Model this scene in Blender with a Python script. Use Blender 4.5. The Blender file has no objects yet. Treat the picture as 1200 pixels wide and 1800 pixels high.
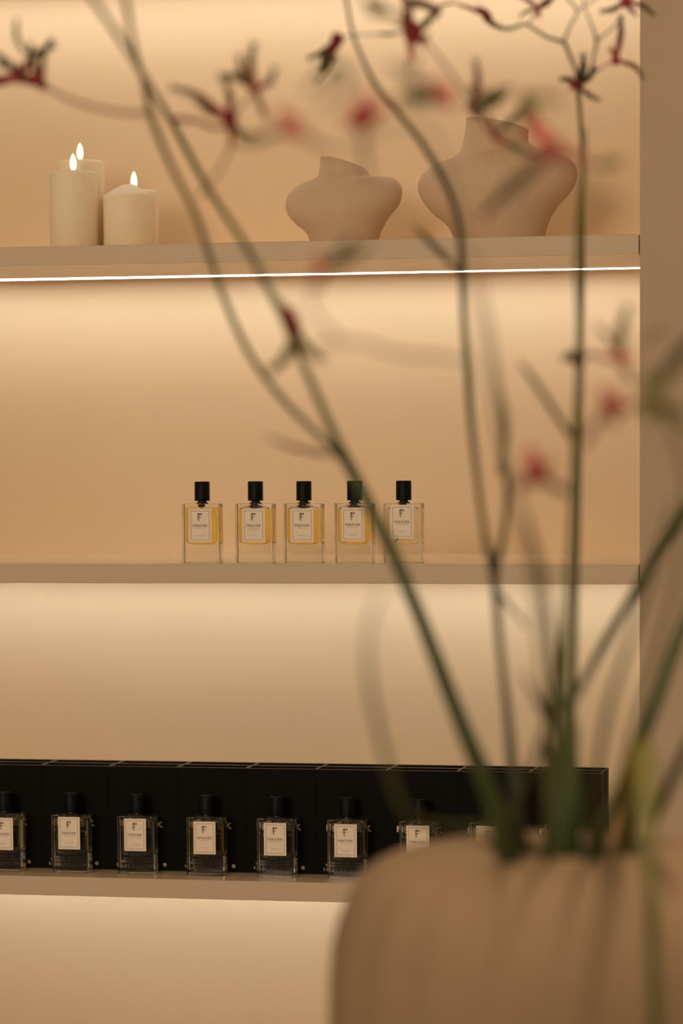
import bpy, math, random
from mathutils import Vector, Matrix
random.seed(7)
scene = bpy.context.scene
COL = scene.collection

# ------------------------------------------------------------------ camera
FPX = 5393.0                       # focal length in pixels of the 1200x1800 frame
PPX, PPY = 600.0, 1200.0           # optical axis in that frame (the lens is shifted up)
CX = Vector((0.97880428, 0.00899134, -0.20460044))   # world x, y, z seen from the camera (right, down, ahead)
CY = Vector((0.2046797, -0.07688801, 0.97580452))
CZ = Vector((-0.00695753, -0.99699919, -0.07709866))
EYE = Vector((0.0, -3.5, 1.40))
right = Vector((CX[0], CY[0], CZ[0])); down = Vector((CX[1], CY[1], CZ[1])); ahead = Vector((CX[2], CY[2], CZ[2]))
cam_data = bpy.data.cameras.new('camera')
cam = bpy.data.objects.new('camera', cam_data); COL.objects.link(cam)
rot = Matrix((right, -down, -ahead)).transposed()
cam.matrix_world = Matrix.Translation(EYE) @ rot.to_4x4()
cam_data.sensor_fit = 'VERTICAL'; cam_data.sensor_height = 36.0; cam_data.sensor_width = 24.0
cam_data.lens = FPX / 1800 * 36.0
cam_data.shift_y = (PPY - 900) / 1800.0
cam_data.clip_start = 0.05; cam_data.clip_end = 50
cam_data.dof.use_dof = True
cam_data.dof.focus_distance = 3.60
cam_data.dof.aperture_fstop = 3.4
scene.camera = cam

def W(px, py, z):
    """the point at depth z (metres ahead of the lens) that the photograph shows at px, py"""
    return EYE + (right * (px - PPX) / FPX + down * (py - PPY) / FPX + ahead) * z
def P(px, py, y):
    """the point of the upright plane at distance y behind the shelf fronts shown at px, py"""
    d = right * (px - PPX) / FPX + down * (py - PPY) / FPX + ahead
    return EYE + d * ((y - EYE.y) / d.y)

# ------------------------------------------------------------------ light
LED = 15.6
world = bpy.data.worlds.new('ambient fill'); scene.world = world; world.use_nodes = True
bg = world.node_tree.nodes['Background']
bg.inputs[0].default_value = (1.0, 0.72, 0.44, 1)
# added ambient fill: strong from below, weaker from above, dim at eye level
wt = world.node_tree
w_tc = wt.nodes.new('ShaderNodeTexCoord'); w_sep = wt.nodes.new('ShaderNodeSeparateXYZ')
w_mr = wt.nodes.new('ShaderNodeValToRGB')
for pos, v in ((0.0, 0.50), (0.30, 0.42), (0.44, 0.035), (0.56, 0.035), (0.75, 0.19), (1.0, 0.23)):
    e = w_mr.color_ramp.elements[0] if pos == 0 else (w_mr.color_ramp.elements[-1] if pos == 1 else w_mr.color_ramp.elements.new(pos))
    e.color = (v, v, v, 1)
w_half = wt.nodes.new('ShaderNodeMath'); w_half.operation = 'MULTIPLY_ADD'; w_half.inputs[1].default_value = 0.5; w_half.inputs[2].default_value = 0.5
w_gain = wt.nodes.new('ShaderNodeMath'); w_gain.operation = 'MULTIPLY'; w_gain.inputs[1].default_value = 2.45
wt.links.new(w_tc.outputs['Generated'], w_sep.inputs[0]); wt.links.new(w_sep.outputs['Z'], w_half.inputs[0])
wt.links.new(w_half.outputs[0], w_mr.inputs['Fac']); wt.links.new(w_mr.outputs['Color'], w_gain.inputs[0]); wt.links.new(w_gain.outputs[0], bg.inputs[1])

def area(name, loc, target, size, power, colour, size_y=None):
    l = bpy.data.lights.new(name, 'AREA'); l.energy = power; l.color = colour
    l.shape = 'RECTANGLE' if size_y else 'DISK'; l.size = size
    if size_y: l.size_y = size_y
    o = bpy.data.objects.new(name, l); COL.objects.link(o)
    o.location = loc
    o.rotation_euler = (Vector(target) - Vector(loc)).to_track_quat('-Z', 'Y').to_euler()
    return o
area('front_fill', (-1.6, -5.2, 2.5), (-0.8, 0.0, 1.2), 1.6, 75, (1.0, 0.77, 0.53))  # added fill from behind the camera, brightens shelf fronts, labels and candles
area('ceiling_spot', (0.05, -1.62, 2.62), (-0.02, -1.42, 1.0), 0.10, 2.0, (1.0, 0.74, 0.50)).data.spread = math.radians(70)
area('window_light', (-3.6, -2.6, 1.5), (-0.8, 0.0, 1.1), 0.22, 2.2, (0.80, 0.92, 1.0), 1.3)

vs = scene.view_settings
scene.display_settings.display_device = 'sRGB'
vs.view_transform = 'Standard'; vs.look = 'None'; vs.exposure = 0.0; vs.gamma = 1.0; vs.use_curve_mapping = False
try:
    scene.cycles.max_bounces = 16; scene.cycles.transmission_bounces = 14; scene.cycles.diffuse_bounces = 6
    scene.cycles.glossy_bounces = 6; scene.cycles.transparent_max_bounces = 16
    scene.cycles.sample_clamp_indirect = 4.0; scene.cycles.caustics_refractive = False; scene.cycles.caustics_reflective = False
    scene.cycles.use_denoising = True
except Exception:
    pass

# ------------------------------------------------------------------ materials
def lin(r, g, b):
    f = lambda c: (c / 255 / 12.92) if c / 255 <= 0.04045 else ((c / 255 + 0.055) / 1.055) ** 2.4
    return (f(r), f(g), f(b), 1)
def mat(name, col, rough=0.6, spec=0.5, metal=0.0, noise=0.0, nscale=20, bump=0.0, bscale=200, sss=0.0, coat=0.0):
    m = bpy.data.materials.new(name); m.use_nodes = True
    nt = m.node_tree; b = nt.nodes['Principled BSDF']
    if len(col) == 3: col = (*col, 1)
    b.inputs['Base Color'].default_value = col
    b.inputs['Roughness'].default_value = rough
    b.inputs['Specular IOR Level'].default_value = spec
    b.inputs['Metallic'].default_value = metal
    b.inputs['Coat Weight'].default_value = coat
    if sss:
        b.inputs['Subsurface Weight'].default_value = sss
        b.inputs['Subsurface Radius'].default_value = (0.02, 0.012, 0.006)
        b.inputs['Subsurface Scale'].default_value = 0.5
    tc = nt.nodes.new('ShaderNodeTexCoord')
    if noise:
        n = nt.nodes.new('ShaderNodeTexNoise'); n.inputs['Scale'].default_value = nscale; n.inputs['Detail'].default_value = 5
        nt.links.new(tc.outputs['Object'], n.inputs['Vector'])
        r = nt.nodes.new('ShaderNodeValToRGB')
        r.color_ramp.elements[0].position = 0.3; r.color_ramp.elements[1].position = 0.7
        r.color_ramp.elements[0].color = tuple(c * (1 - noise) for c in col[:3]) + (1,)
        r.color_ramp.elements[1].color = tuple(min(1, c * (1 + noise)) for c in col[:3]) + (1,)
        nt.links.new(n.outputs['Fac'], r.inputs['Fac']); nt.links.new(r.outputs['Color'], b.inputs['Base Color'])
    if bump:
        n = nt.nodes.new('ShaderNodeTexNoise'); n.inputs['Scale'].default_value = bscale; n.inputs['Detail'].default_value = 3
        nt.links.new(tc.outputs['Object'], n.inputs['Vector'])
        k = nt.nodes.new('ShaderNodeBump'); k.inputs['Strength'].default_value = bump; k.inputs['Distance'].default_value = 0.001
        nt.links.new(n.outputs['Fac'], k.inputs['Height']); nt.links.new(k.outputs['Normal'], b.inputs['Normal'])
    return m
def rib_bump(m, count, strength, dist=0.0006):
    """fine vertical grooves round a turned body: a sine of the angle kept in the UV map"""
    nt = m.node_tree; b = nt.nodes['Principled BSDF']
    uv = nt.nodes.new('ShaderNodeUVMap'); s = nt.nodes.new('ShaderNodeSeparateXYZ')
    mu = nt.nodes.new('ShaderNodeMath'); mu.operation = 'MULTIPLY'; mu.inputs[1].default_value = count * 2 * math.pi
    si = nt.nodes.new('ShaderNodeMath'); si.operation = 'SINE'
    k = nt.nodes.new('ShaderNodeBump'); k.inputs['Strength'].default_value = strength; k.inputs['Distance'].default_value = dist
    nt.links.new(uv.outputs[0], s.inputs[0]); nt.links.new(s.outputs['X'], mu.inputs[0]); nt.links.new(mu.outputs[0], si.inputs[0])
    nt.links.new(si.outputs[0], k.inputs['Height']); nt.links.new(k.outputs['Normal'], b.inputs['Normal'])
    return m
def glass(name, col, ior, rough=0.0):
    m = bpy.data.materials.new(name); m.use_nodes = True; nt = m.node_tree
    nt.nodes.remove(nt.nodes['Principled BSDF'])
    g = nt.nodes.new('ShaderNodeBsdfGlass'); g.inputs['Color'].default_value = (*col, 1)
    g.inputs['IOR'].default_value = ior; g.inputs['Roughness'].default_value = rough
    nt.links.new(g.outputs[0], nt.nodes['Material Output'].inputs[0]); return m
def emit(name, col, strength):
    m = bpy.data.materials.new(name); m.use_nodes = True; nt = m.node_tree
    nt.nodes.remove(nt.nodes['Principled BSDF'])
    g = nt.nodes.new('ShaderNodeEmission'); g.inputs[0].default_value = (*col, 1); g.inputs[1].default_value = strength
    nt.links.new(g.outputs[0], nt.nodes['Material Output'].inputs[0]); return m
def plant_mat(name):
    m = mat(name, (0.1, 0.12, 0.03), rough=0.55, spec=0.3)
    nt = m.node_tree; b = nt.nodes['Principled BSDF']
    a = nt.nodes.new('ShaderNodeAttribute'); a.attribute_name = 'pigment'
    n = nt.nodes.new('ShaderNodeTexNoise'); n.inputs['Scale'].default_value = 60
    mx = nt.nodes.new('ShaderNodeMix'); mx.data_type = 'RGBA'; mx.blend_type = 'MULTIPLY'; mx.inputs['Factor'].default_value = 0.35
    nt.links.new(a.outputs['Color'], mx.inputs['A']); nt.links.new(n.outputs['Color'], mx.inputs['B'])
    nt.links.new(mx.outputs['Result'], b.inputs['Base Color'])
    b.inputs['Subsurface Weight'].default_value = 0.0
    return m

ALB = (0.80, 0.645, 0.445)
M = {
    'wall': mat('warm beige lacquer', ALB, 0.62, 0.25, noise=0.02, nscale=3, bump=0.05, bscale=500),
    'shelf': mat('beige laminate', ALB, 0.2, 0.5, noise=0.02, nscale=9, bump=0.04, bscale=900),
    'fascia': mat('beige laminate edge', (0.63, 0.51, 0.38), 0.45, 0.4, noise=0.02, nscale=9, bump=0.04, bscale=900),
    'pier': mat('beige plaster', (0.55, 0.44, 0.33), 0.8, 0.2, noise=0.06, nscale=4, bump=0.1, bscale=120),
    'floor': mat('pale floor', (0.45, 0.36, 0.27), 0.5, 0.3, noise=0.08, nscale=3),
    'led': emit('led diffuser', (1.0, 0.95, 0.85), LED),
    'glass': glass('clear glass', (0.985, 0.99, 0.985), 1.5),
    'amber': glass('amber perfume', (1.0, 0.90, 0.52), 0.905),
    'pale': glass('pale perfume', (1.0, 0.975, 0.88), 0.905),
    'clear': glass('clear perfume', (0.98, 0.965, 0.92), 0.905),
    'cap': mat('matt black cap', (0.003, 0.003, 0.003), 0.5, 0.15, bump=0.03),
    'collar': mat('smoked collar', (0.10, 0.08, 0.06), 0.25, 0.6, metal=0.6),
    'tube': mat('dip tube plastic', (0.55, 0.5, 0.42), 0.3, 0.5),
    'paper': mat('cream label paper', (0.93, 0.83, 0.72), 0.75, 0.15, noise=0.02, nscale=80),
    'ink': mat('dark brown ink', (0.035, 0.018, 0.016), 0.7, 0.1),
    'thin_ink': mat('light brown ink', (0.17, 0.11, 0.075), 0.7, 0.1),
    'black': mat('black carton', (0.0022, 0.0019, 0.0016), 0.55, 0.10, bump=0.02, bscale=700),
    'edge': mat('bare carton edge', (0.17, 0.115, 0.075), 0.6, 0.3),
    'gold': mat('pale gold foil print', (0.92, 0.76, 0.56), 0.55, 0.3),
    'wax': mat('ivory wax', (0.98, 0.87, 0.70), 0.5, 0.35, sss=0.5),
    'wick': mat('burnt wick', (0.02, 0.012, 0.008), 0.9, 0.1),
    'flame': emit('flame glow', (1.0, 0.84, 0.52), 2.3),
    'clay': rib_bump(mat('ribbed sandy ceramic', (0.68, 0.535, 0.385), 0.8, 0.15), 190, 0.28),
    'vase': mat('mottled sandstone ceramic', (0.265, 0.185, 0.110), 0.75, 0.2, noise=0.12, nscale=7, bump=0.2, bscale=90),
    'plant': plant_mat('plant skin'),
    'table': mat('pale table', (0.5, 0.4, 0.3), 0.5, 0.3),
}
M['wax_ribbed'] = rib_bump(mat('ribbed ivory wax', (0.98, 0.87, 0.70), 0.5, 0.35, sss=0.5), 70, 0.3, 0.0004)

# ------------------------------------------------------------------ mesh helpers
class MB:
    def __init__(s): s.v = []; s.f = []; s.mi = []; s.uv = []; s.col = []
    def add(s, verts, faces, mi=0, col=None, uv=None):
        n = len(s.v); s.v += [Vector(v) for v in verts]
        for f in faces: s.f.append(tuple(n + i for i in f)); s.mi.append(mi)
        s.col += (col if isinstance(col, list) else [col or (1, 1, 1)] * len(verts))
        s.uv += (uv or [(0, 0)] * len(verts))
    def box(s, x0, x1, y0, y1, z0, z1, mi=0):
        s.add([(x0, y0, z0), (x1, y0, z0), (x1, y1, z0), (x0, y1, z0), (x0, y0, z1), (x1, y0, z1), (x1, y1, z1), (x0, y1, z1)],
              [(0, 3, 2, 1), (4, 5, 6, 7), (0, 1, 5, 4), (1, 2, 6, 5), (2, 3, 7, 6), (3, 0, 4, 7)], mi)
    def loft(s, rings, mi=0, cap0=True, cap1=True, flip=False, cols=None):
        """rings: lists of points, all the same length, joined in order"""
        n = len(rings[0]); base = len(s.v); fs = []
        vv, uu, cc = [], [], []
        for k, r in enumerate(rings):
            for i, p in enumerate(r):
                vv.append(p); uu.append((i / n, k / len(rings))); cc.append(cols[k] if cols else (1, 1, 1))
        for k in range(len(rings) - 1):
            for i in range(n):
                j = (i + 1) % n
                q = (k * n + i, k * n + j, (k + 1) * n + j, (k + 1) * n + i)
                fs.append(q[::-1] if flip else q)
        if cap0: fs.append(tuple(range(n))[::-1] if not flip else tuple(range(n)))
        if cap1:
            t = tuple(range((len(rings) - 1) * n, len(rings) * n)); fs.append(t if not flip else t[::-1])
        s.add(vv, fs, mi, cc, uu)
    def tube(s, pts, rad, n=10, mi=0, cols=None, flat=1.0):
        rings = []; up = Vector((0.3, -1, 0.2)).normalized()
        for k, p in enumerate(pts):
            a = pts[max(0, k - 1)]; b = pts[min(len(pts) - 1, k + 1)]
            t = (b - a).normalized()
            x = t.cross(up)
            if x.length < 1e-4: x = t.cross(Vector((1, 0, 0)))
            x.normalize(); y = t.cross(x).normalized()
            r = rad[k] if isinstance(rad, list) else rad
            rings.append([p + x * (math.cos(2 * math.pi * i / n) * r) + y * (math.sin(2 * math.pi * i / n) * r * flat) for i in range(n)])
        s.loft(rings, mi, cols=cols)
    def build(s, name, mats, parent=None, origin=None, smooth=False, auto=None, flat_over=None):
        org = Vector(origin) if origin is not None else (parent.location.copy() if parent is not None and parent.get('worldspace') else Vector((0, 0, 0)))
        me = bpy.data.meshes.new(name)
        me.from_pydata([tuple(v - org) for v in s.v], [], s.f)
        for m in (mats if isinstance(mats, list) else [mats]): me.materials.append(m)
        me.polygons.foreach_set('material_index', s.mi)
        uvl = me.uv_layers.new(name='UVMap')
        for poly in me.polygons:
            us = [s.uv[me.loops[l].vertex_index] for l in poly.loop_indices]
            wrap = len(us) == 4 and max(u[0] for u in us) - min(u[0] for u in us) > 0.5
            for l, u in zip(poly.loop_indices, us):
                uvl.data[l].uv = (u[0] + 1 if wrap and u[0] < 0.5 else u[0], u[1])
        if any(c != (1, 1, 1) for c in s.col):
            ca = me.color_attributes.new('pigment', 'FLOAT_COLOR', 'POINT')
            for i, c in enumerate(s.col): ca.data[i].color = (*c, 1)
        if smooth:
            me.polygons.foreach_set('use_smooth', [True] * len(me.polygons))
            if auto is not None:
                try: me.set_sharp_from_angle(angle=math.radians(auto))
                except Exception: pass
        me.update()
        if flat_over:
            for q in me.polygons:
                if q.area > flat_over: q.use_smooth = False
        o = bpy.data.objects.new(name, me); COL.objects.link(o)
        if parent is not None: o.parent = parent
        elif origin is not None: o.location = origin
        return o
def tag(o, label=None, cat=None, group=None, kind=None):
    if label: o['label'] = label
    if cat: o['category'] = cat
    if group: o['group'] = group
    if kind: o['kind'] = kind
    return o
def empty(name, loc):
    o = bpy.data.objects.new(name, None); COL.objects.link(o); o.location = loc; o.empty_display_size = 0.02
    return o
def bevel(o, w, seg=2, angle=40):
    b = o.modifiers.new('bevel', 'BEVEL'); b.width = w; b.segments = seg; b.limit_method = 'ANGLE'; b.angle_limit = math.radians(angle)
    return o
def rrect(hx, hy, r, z, seg=5, cx=0, cy=0):
    pts = []
    for (sx, sy, a0) in ((1, 1, 0), (-1, 1, 90), (-1, -1, 180), (1, -1, 270)):
        for i in range(seg + 1):
            a = math.radians(a0 + 90 * i / seg)
            pts.append(Vector((cx + sx * (hx - r) + r * math.cos(a), cy + sy * (hy - r) + r * math.sin(a), z)))
    return pts
def ring(r, z, n=48, cx=0, cy=0):
    return [Vector((cx + r * math.cos(2 * math.pi * i / n), cy + r * math.sin(2 * math.pi * i / n), z)) for i in range(n)]
def smoothpath(ctrl, per=6):
    """Catmull-Rom through the control tuples"""
    out = []; n = len(ctrl); g = lambda i: ctrl[max(0, min(n - 1, i))]
    for i in range(n - 1):
        a, b, c, d = g(i - 1), g(i), g(i + 1), g(i + 2)
        for k in range(per):
            t = k / per
            out.append(tuple(0.5 * ((2 * b[j]) + (-a[j] + c[j]) * t + (2 * a[j] - 5 * b[j] + 4 * c[j] - d[j]) * t * t + (-a[j] + 3 * b[j] - 3 * c[j] + d[j]) * t ** 3) for j in range(len(b))))
    out.append(ctrl[-1]); return out
def text_mesh(body, size, spacing=1.0, align='CENTER', bold=0.0, wscale=1.0):
    cu = bpy.data.curves.new('text', 'FONT'); cu.body = body; cu.size = size; cu.align_x = align; cu.align_y = 'CENTER'
    cu.space_character = spacing; cu.offset = bold; cu.resolution_u = 3; cu.extrude = 0.00003
    o = bpy.data.objects.new('text', cu); COL.objects.link(o)
    bpy.context.view_layer.update()
    dg = bpy.context.evaluated_depsgraph_get()
    me = bpy.data.meshes.new_from_object(o.evaluated_get(dg))
    v = [(p.co.x * wscale, p.co.y, p.co.z) for p in me.vertices]; f = [tuple(p.vertices) for p in me.polygons]
    bpy.data.objects.remove(o); bpy.data.curves.remove(cu); bpy.data.meshes.remove(me)
    return v, f
def put_text(mb, body, x, y, z, size, spacing=1.0, width=None, mi=0, bold=0.0):
    """write body on a front-facing plane at depth y, centred at x, z"""
    v, f = text_mesh(body, size, spacing, bold=bold)
    x0 = min(p[0] for p in v); x1 = max(p[0] for p in v); mid = (x0 + x1) / 2; k = (width / (x1 - x0)) if width else 1
    mb.add([(x + (p[0] - mid) * k, y - p[2], z + p[1]) for p in v], f, mi)

# ------------------------------------------------------------------ the room and the niche
XL, XR = -1.395, -0.385            # the niche between its two piers
DEP = 0.33
ST = 0.0228
SHELF = [2.0110, 1.6365, 1.2620, 0.8870]
def struct(name, mb, m):
    o = mb.build(name, m); o['kind'] = 'structure'; return o
b = MB(); b.box(XL - 0.02, XR + 0.02, DEP, DEP + 0.03, 0, 2.7); struct('wall_back', b, M['wall'])
b = MB(); b.box(XR, 1.6, 0.0, DEP + 0.03, 0, 2.7); struct('wall_right', b, M['pier'])
b = MB(); b.box(-3.4, XL, 0.0, DEP + 0.03, 0, 2.7); struct('wall_left', b, M['pier'])
b = MB(); b.box(-4.0, 2.0, -5.0, DEP + 0.03, -0.02, 0); struct('floor', b, M['floor'])
b = MB(); b.box(-3.4, 1.6, -0.9, DEP + 0.03, 2.7, 2.72); struct('ceiling', b, M['pier'])

names = ['empty beige shelf board above the picked out vases, cut off by the photo top',
         'upper beige wall shelf holding the candles and ribbed vases, visible light line beneath',
         'middle beige wall shelf carrying the five spaced perfume bottles',
         'lower beige wall shelf carrying black boxes with bottles before them']
for k, zt in enumerate(SHELF):
    r = empty('wall_shelf', (XL, 0, zt - ST))
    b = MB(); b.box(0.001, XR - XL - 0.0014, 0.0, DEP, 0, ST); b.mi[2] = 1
    sb = b.build('shelf_board', [M['shelf'], M['fascia']], r)
    bevel(sb, 0.0007, 1)
    b = MB(); b.box(0.03, XR - XL - 0.003, 0.2670, 0.2810, -0.00012, 0.0002)
    b.build('light_strip', M['led'], r)
    tag(r, names[k], 'shelf', 'wall shelves in the niche')

# ------------------------------------------------------------------ perfume bottles
BW, BD, BH = 0.0450, 0.0220, 0.0705
def bottle(loc, liquid, level, lines, label, group, cap_tilt=0, lz=0.0, proto=[None]):
    root = empty('perfume_bottle', loc)
    hw, hd = BW / 2, BD / 2
    if proto[0] is None:
        g = MB()
        g.loft([rrect(hw - .0008, hd - .0008, .0012, 0), rrect(hw, hd, .0014, .0008), rrect(hw, hd, .0014, BH - .0012),
                rrect(hw - .0004, hd - .0004, .0012, BH - .0004), rrect(hw - .0014, hd - .0014, .0010, BH)])
        cap = MB(); R = 0.0090
        cap.loft([ring(R - .0005, .0738, 40), ring(R, .0743, 40), ring(R, .0958, 40), ring(R - .0004, .0964, 40), ring(R - .0010, .0966, 40)])
        co = MB()
        co.loft([ring(.0072, BH + .0001, 32), ring(.0074, .0715, 32), ring(.0052, .0722, 32), ring(.0048, .0739, 32)])
        neck = MB()
        neck.loft([ring(.0042, .0665, 24), ring(.0042, BH + .0002, 24)])
        proto[0] = (g, cap, co, neck)
    g, cap, co, neck = proto[0]
    if not hasattr(bottle, 'me'): bottle.me = {}
    def shared(name, key, mb, m, smooth=True, auto=35, flat=None):
        if key in bottle.me:
            o = bottle.me[key].copy(); o.name = name; COL.objects.link(o); o.parent = root; return o
        o = mb.build(name, m, root, smooth=smooth, auto=auto, flat_over=flat); bottle.me[key] = o; return o
    key = ('g', level)
    if key not in bottle.me:
        gb = MB(); gb.v = list(g.v); gb.f = list(g.f); gb.mi = list(g.mi); gb.uv = list(g.uv); gb.col = list(g.col)
        if level < .0660:   # the air above the perfume, a hollow in the glass
            gb.loft([rrect(.0185, .0072, .003, level + .0001), rrect(.0185, .0072, .003, .0643), rrect(.0178, .0068, .003, .0655), rrect(.0150, .0060, .003, .0666), rrect(.0105, .0050, .003, .0675), rrect(.0065, .0045, .003, .0683), rrect(.0045, .0040, .003, .0692)], flip=True)
        shared('glass_body', key, gb, M['glass'], flat=1e-4)
    else: shared('glass_body', key, None, None)
    key = ('l', level, liquid)
    if key not in bottle.me:
        q = MB(); z0 = .0228; R = .0085; rings = []
        for i in range(10):
            a = math.radians(90 * i / 9)
            inset = R * (1 - math.sin(a))
            rings.append(rrect(.0185 - inset * .92, .0072 - inset * .15, .0028, z0 + R * (1 - math.cos(a)) * .62))
        rings.append(rrect(.0185, .0072, .003, level))
        q.loft(rings); shared('perfume', key, q, M[liquid], auto=50, flat=1.5e-4)
    else: shared('perfume', key, None, None)
    shared('cap', 'cap', cap, M['cap']); shared('collar', 'collar', co, M['collar']); shared('neck', 'neck', neck, M['tube'])
    key = ('tube', lines[0])
    t = MB(); sgn = random.choice((-1, 1))
    pts = [Vector(p) for p in smoothpath([(0, 0, .0665), (sgn * .001, .001, .050), (sgn * .004, .001, .034), (sgn * .010, -.001, .0245)], 5)]
    t.tube(pts, .0006, 8); t.build('dip_tube', M['tube'], root, smooth=True)
    # paper label with its frame, emblem and lettering
    yf = -hd - .0001
    lw, lh, lc = .0272, .0392, .0450 + lz
    s = MB(); s.box(-lw / 2, lw / 2, yf - .00015, yf, lc - lh / 2, lc + lh / 2)
    lab = s.build('paper_label', M['paper'], root)
    fr = MB(); iw, ih, th = lw / 2 - .0024, lh / 2 - .0024, .00036; y1 = yf - .0002
    fr.box(-iw, iw, y1 - .00005, y1, lc + ih - th, lc + ih); fr.box(-iw, iw, y1 - .00005, y1, lc - ih, lc - ih + th)
    fr.box(-iw, -iw + th, y1 - .00005, y1, lc - ih, lc + ih); fr.box(iw - th, iw, y1 - .00005, y1, lc - ih, lc + ih)
    put_text(fr, 'EAU DE PARFUM', 0, y1, lc - .0120, .0013, 1.3, width=.0088)
    for i, ln in enumerate(lines): put_text(fr, ln, 0, y1, lc - .0033 - .0022 * i, .0016, 1.3, width=min(.0150, .00125 * len(ln)))
    fr.build('fine_print', M['thin_ink'], lab)
    em = MB(); ex = -.0016; ez = lc + .0130; u = .00095      # double stroked F
    def bar(x0, x1, z0, z1): em.box(ex + x0 * u, ex + x1 * u, y1 - .00006, y1, ez + z0 * u, ez + z1 * u)
    bar(-1.6, -1.05, -6.6, -.3); bar(-.2, .55, -8.2, 1.5)
    bar(-.2, 3.4, 1.0, 1.6); bar(-1.6, 4.4, -.6, .15); bar(-1.2, 3.2, -3.6, -2.95)
    em.add([(ex - 1.6 * u, y1 - .00005, ez - .6 * u), (ex - .2 * u, y1 - .00005, ez - .3 * u), (ex - .2 * u, y1 - .00005, ez + 1.4 * u), (ex - 1.3 * u, y1 - .00005, ez + .4 * u)], [(0, 1, 2, 3)])
    em.add([(ex + 3.2 * u, y1 - .00005, ez + 1.6 * u), (ex + 3.0 * u, y1 - .00005, ez + .1 * u), (ex + 4.4 * u, y1 - .00005, ez + .1 * u)], [(0, 1, 2)])
    em.build('emblem', M['ink'], lab)
    bt = MB(); put_text(bt, 'FERDIEK', 0, y1, lc - .0003, .0040, 1.25, width=.0180, bold=.00004); bt.build('lettering', M['ink'], lab)
    tag(root, label, 'perfume bottle', group)
    return root

G1 = 'perfume bottles on the middle shelf'
mid = [(320, 'amber', .0662, ['SUNNY OUD'], 'amber perfume bottle on middle shelf, leftmost and filled to the neck', 0),
       (413.5, 'amber', .0640, ['ROSE BERGAMOTE', 'PATCHOULI'], 'perfume bottle on middle shelf with two small lines under the brand name', 0),
       (498.5, 'amber', .0632, ['VANILLA'], 'middle of the five bottles on middle shelf, one short scent name', 0),
       (587.5, 'amber', .0632, ['BLACK OUD'], 'middle shelf perfume bottle half covered by the thick blurred green stem', .0008),
       (673.5, 'pale', .0632, ['CARE & SPICES'], 'palest perfume bottle on middle shelf, at the right end, label set high', .0040)]
for x, liq, lev, ln, lb, lz in mid:
    p = P(x, 990.8, .012)
    bottle((p.x + BW / 2, .012 + BD / 2, SHELF[2]), liq, lev, ln, lb, G1, lz=lz)
G2 = 'perfume bottles in front of the black boxes'
low = [(-26, 'clear', .0632, ['VELVET ROSE'], 'clear perfume bottle on lower shelf cut by the left photo edge', .001),
       (91, 'clear', .0632, ['FLEURY ROSE'], 'first whole clear perfume bottle from the left on lower shelf', .0035),
       (206.5, 'clear', .0632, ['VELVET VETIVER'], 'clear perfume bottle on lower shelf just left of the amber tinted one', .003),
       (328, 'amber', .0638, ['GOLD STORY'], 'only amber tinted perfume bottle standing before the black boxes', .001),
       (451.5, 'clear', .0632, ['MAGNETIC MUSK'], 'clear perfume bottle on lower shelf just right of the amber tinted one', .001),
       (575, 'clear', .0632, ['BINGO ROSE'], 'lower shelf bottle beside the big vase, its base still in view', .001),
       (701.5, 'pale', .0632, ['GOLD & ROSE'], 'lower shelf bottle whose base hides behind the big vase shoulder', .001),
       (824, 'clear', .0632, ['BLACK ROSE'], 'lower shelf bottle with only its top above the vase, stems crossing cap', .002),
       (956, 'clear', .0632, ['DEEP ROSE'], 'perfume bottle almost hidden behind the bundle of upright green stems', .001)]
for x, liq, lev, ln, lb, lz in low:
    p = P(x, 1535, .034)
    bottle((p.x + BW / 2, .034 + BD / 2, SHELF[3]), liq, lev, ln, lb, G2, lz=lz)

# ------------------------------------------------------------------ black boxes, two rows of nine
def box_mesh():
    b = MB(); w, d, h, t, rc = .0854, .0338, .1265, .0016, .004
    b.box(0, w, 0, d, 0, h - rc)
    b2 = MB()
    for (x0, x1, y0, y1) in ((0, w, 0, t * 1.6), (0, w, d - t, d), (0, t, t, d - t), (w - t, w, t, d - t)):
        b.box(x0, x1, y0, y1, h - rc, h)
        b.box(x0 + .0001, x1 - .0001, y0 + .0001, y1 - .0001, h, h + .0002, 1)
    return b
def lettering_mesh():
    b = MB(); y = -.00012
    put_text(b, 'FERDIEK', .0400, y, .0560, .0098, 1.2, width=.0550, bold=.00018)
    put_text(b, 'EXTRAIT DE PARFUM', .0400, y, .0475, .0040, 1.2, width=.0380)
    return b
def volume_mesh():
    b = MB(); y = -.00012
    put_text(b, 'PARFUM', .0380, y, .0190, .0038, 1.2, width=.0180)
    put_text(b, 'NATURAL PARFUM SPRAY', .0380, y, .0150, .0032, 1.1, width=.0360)
    put_text(b, 'VAPORISATEUR SPRAY', .0350, y, .0112, .0044, 1.15, width=.0480)
    put_text(b, '1.7FL.OZ./OZ.LIQ./50ML', .0350, y, .0062, .0050, 1.1, width=.0520, bold=.00008)
    put_text(b, 'e', .0690, y, .0082, .0085, 1.0, width=.0044, bold=.0002)
    return b
proto_box = None; proto_txt = None
Z3 = SHELF[3]
boxlab_front = ['front row black box cut by the left photo edge', 'front row black box behind the first whole bottle', 'front row black box behind the bottle left of the amber one',
    'front row black box behind the amber tinted bottle', 'front row black box just right of the one behind the amber bottle', 'front row black box behind the bottle nearest the vase rim, base seen',
    'front row black box behind the bottle the vase shoulder cuts', 'front row black box crossed by the slanting stems at right', 'front row black box at the right end behind the upright stems']
boxlab_back = ['back row black box cut by the left photo edge', 'back row black box, second from the left in the hidden row', 'back row black box, third from the left in the hidden row',
    'back row black box, fourth from the left in the hidden row', 'back row black box, centre of the hidden row', 'back row black box, fourth from the right in the hidden row',
    'back row black box, third from the right in the hidden row', 'back row black box, second from the right in the hidden row', 'back row black box at the right end against the niche wall']
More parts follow.
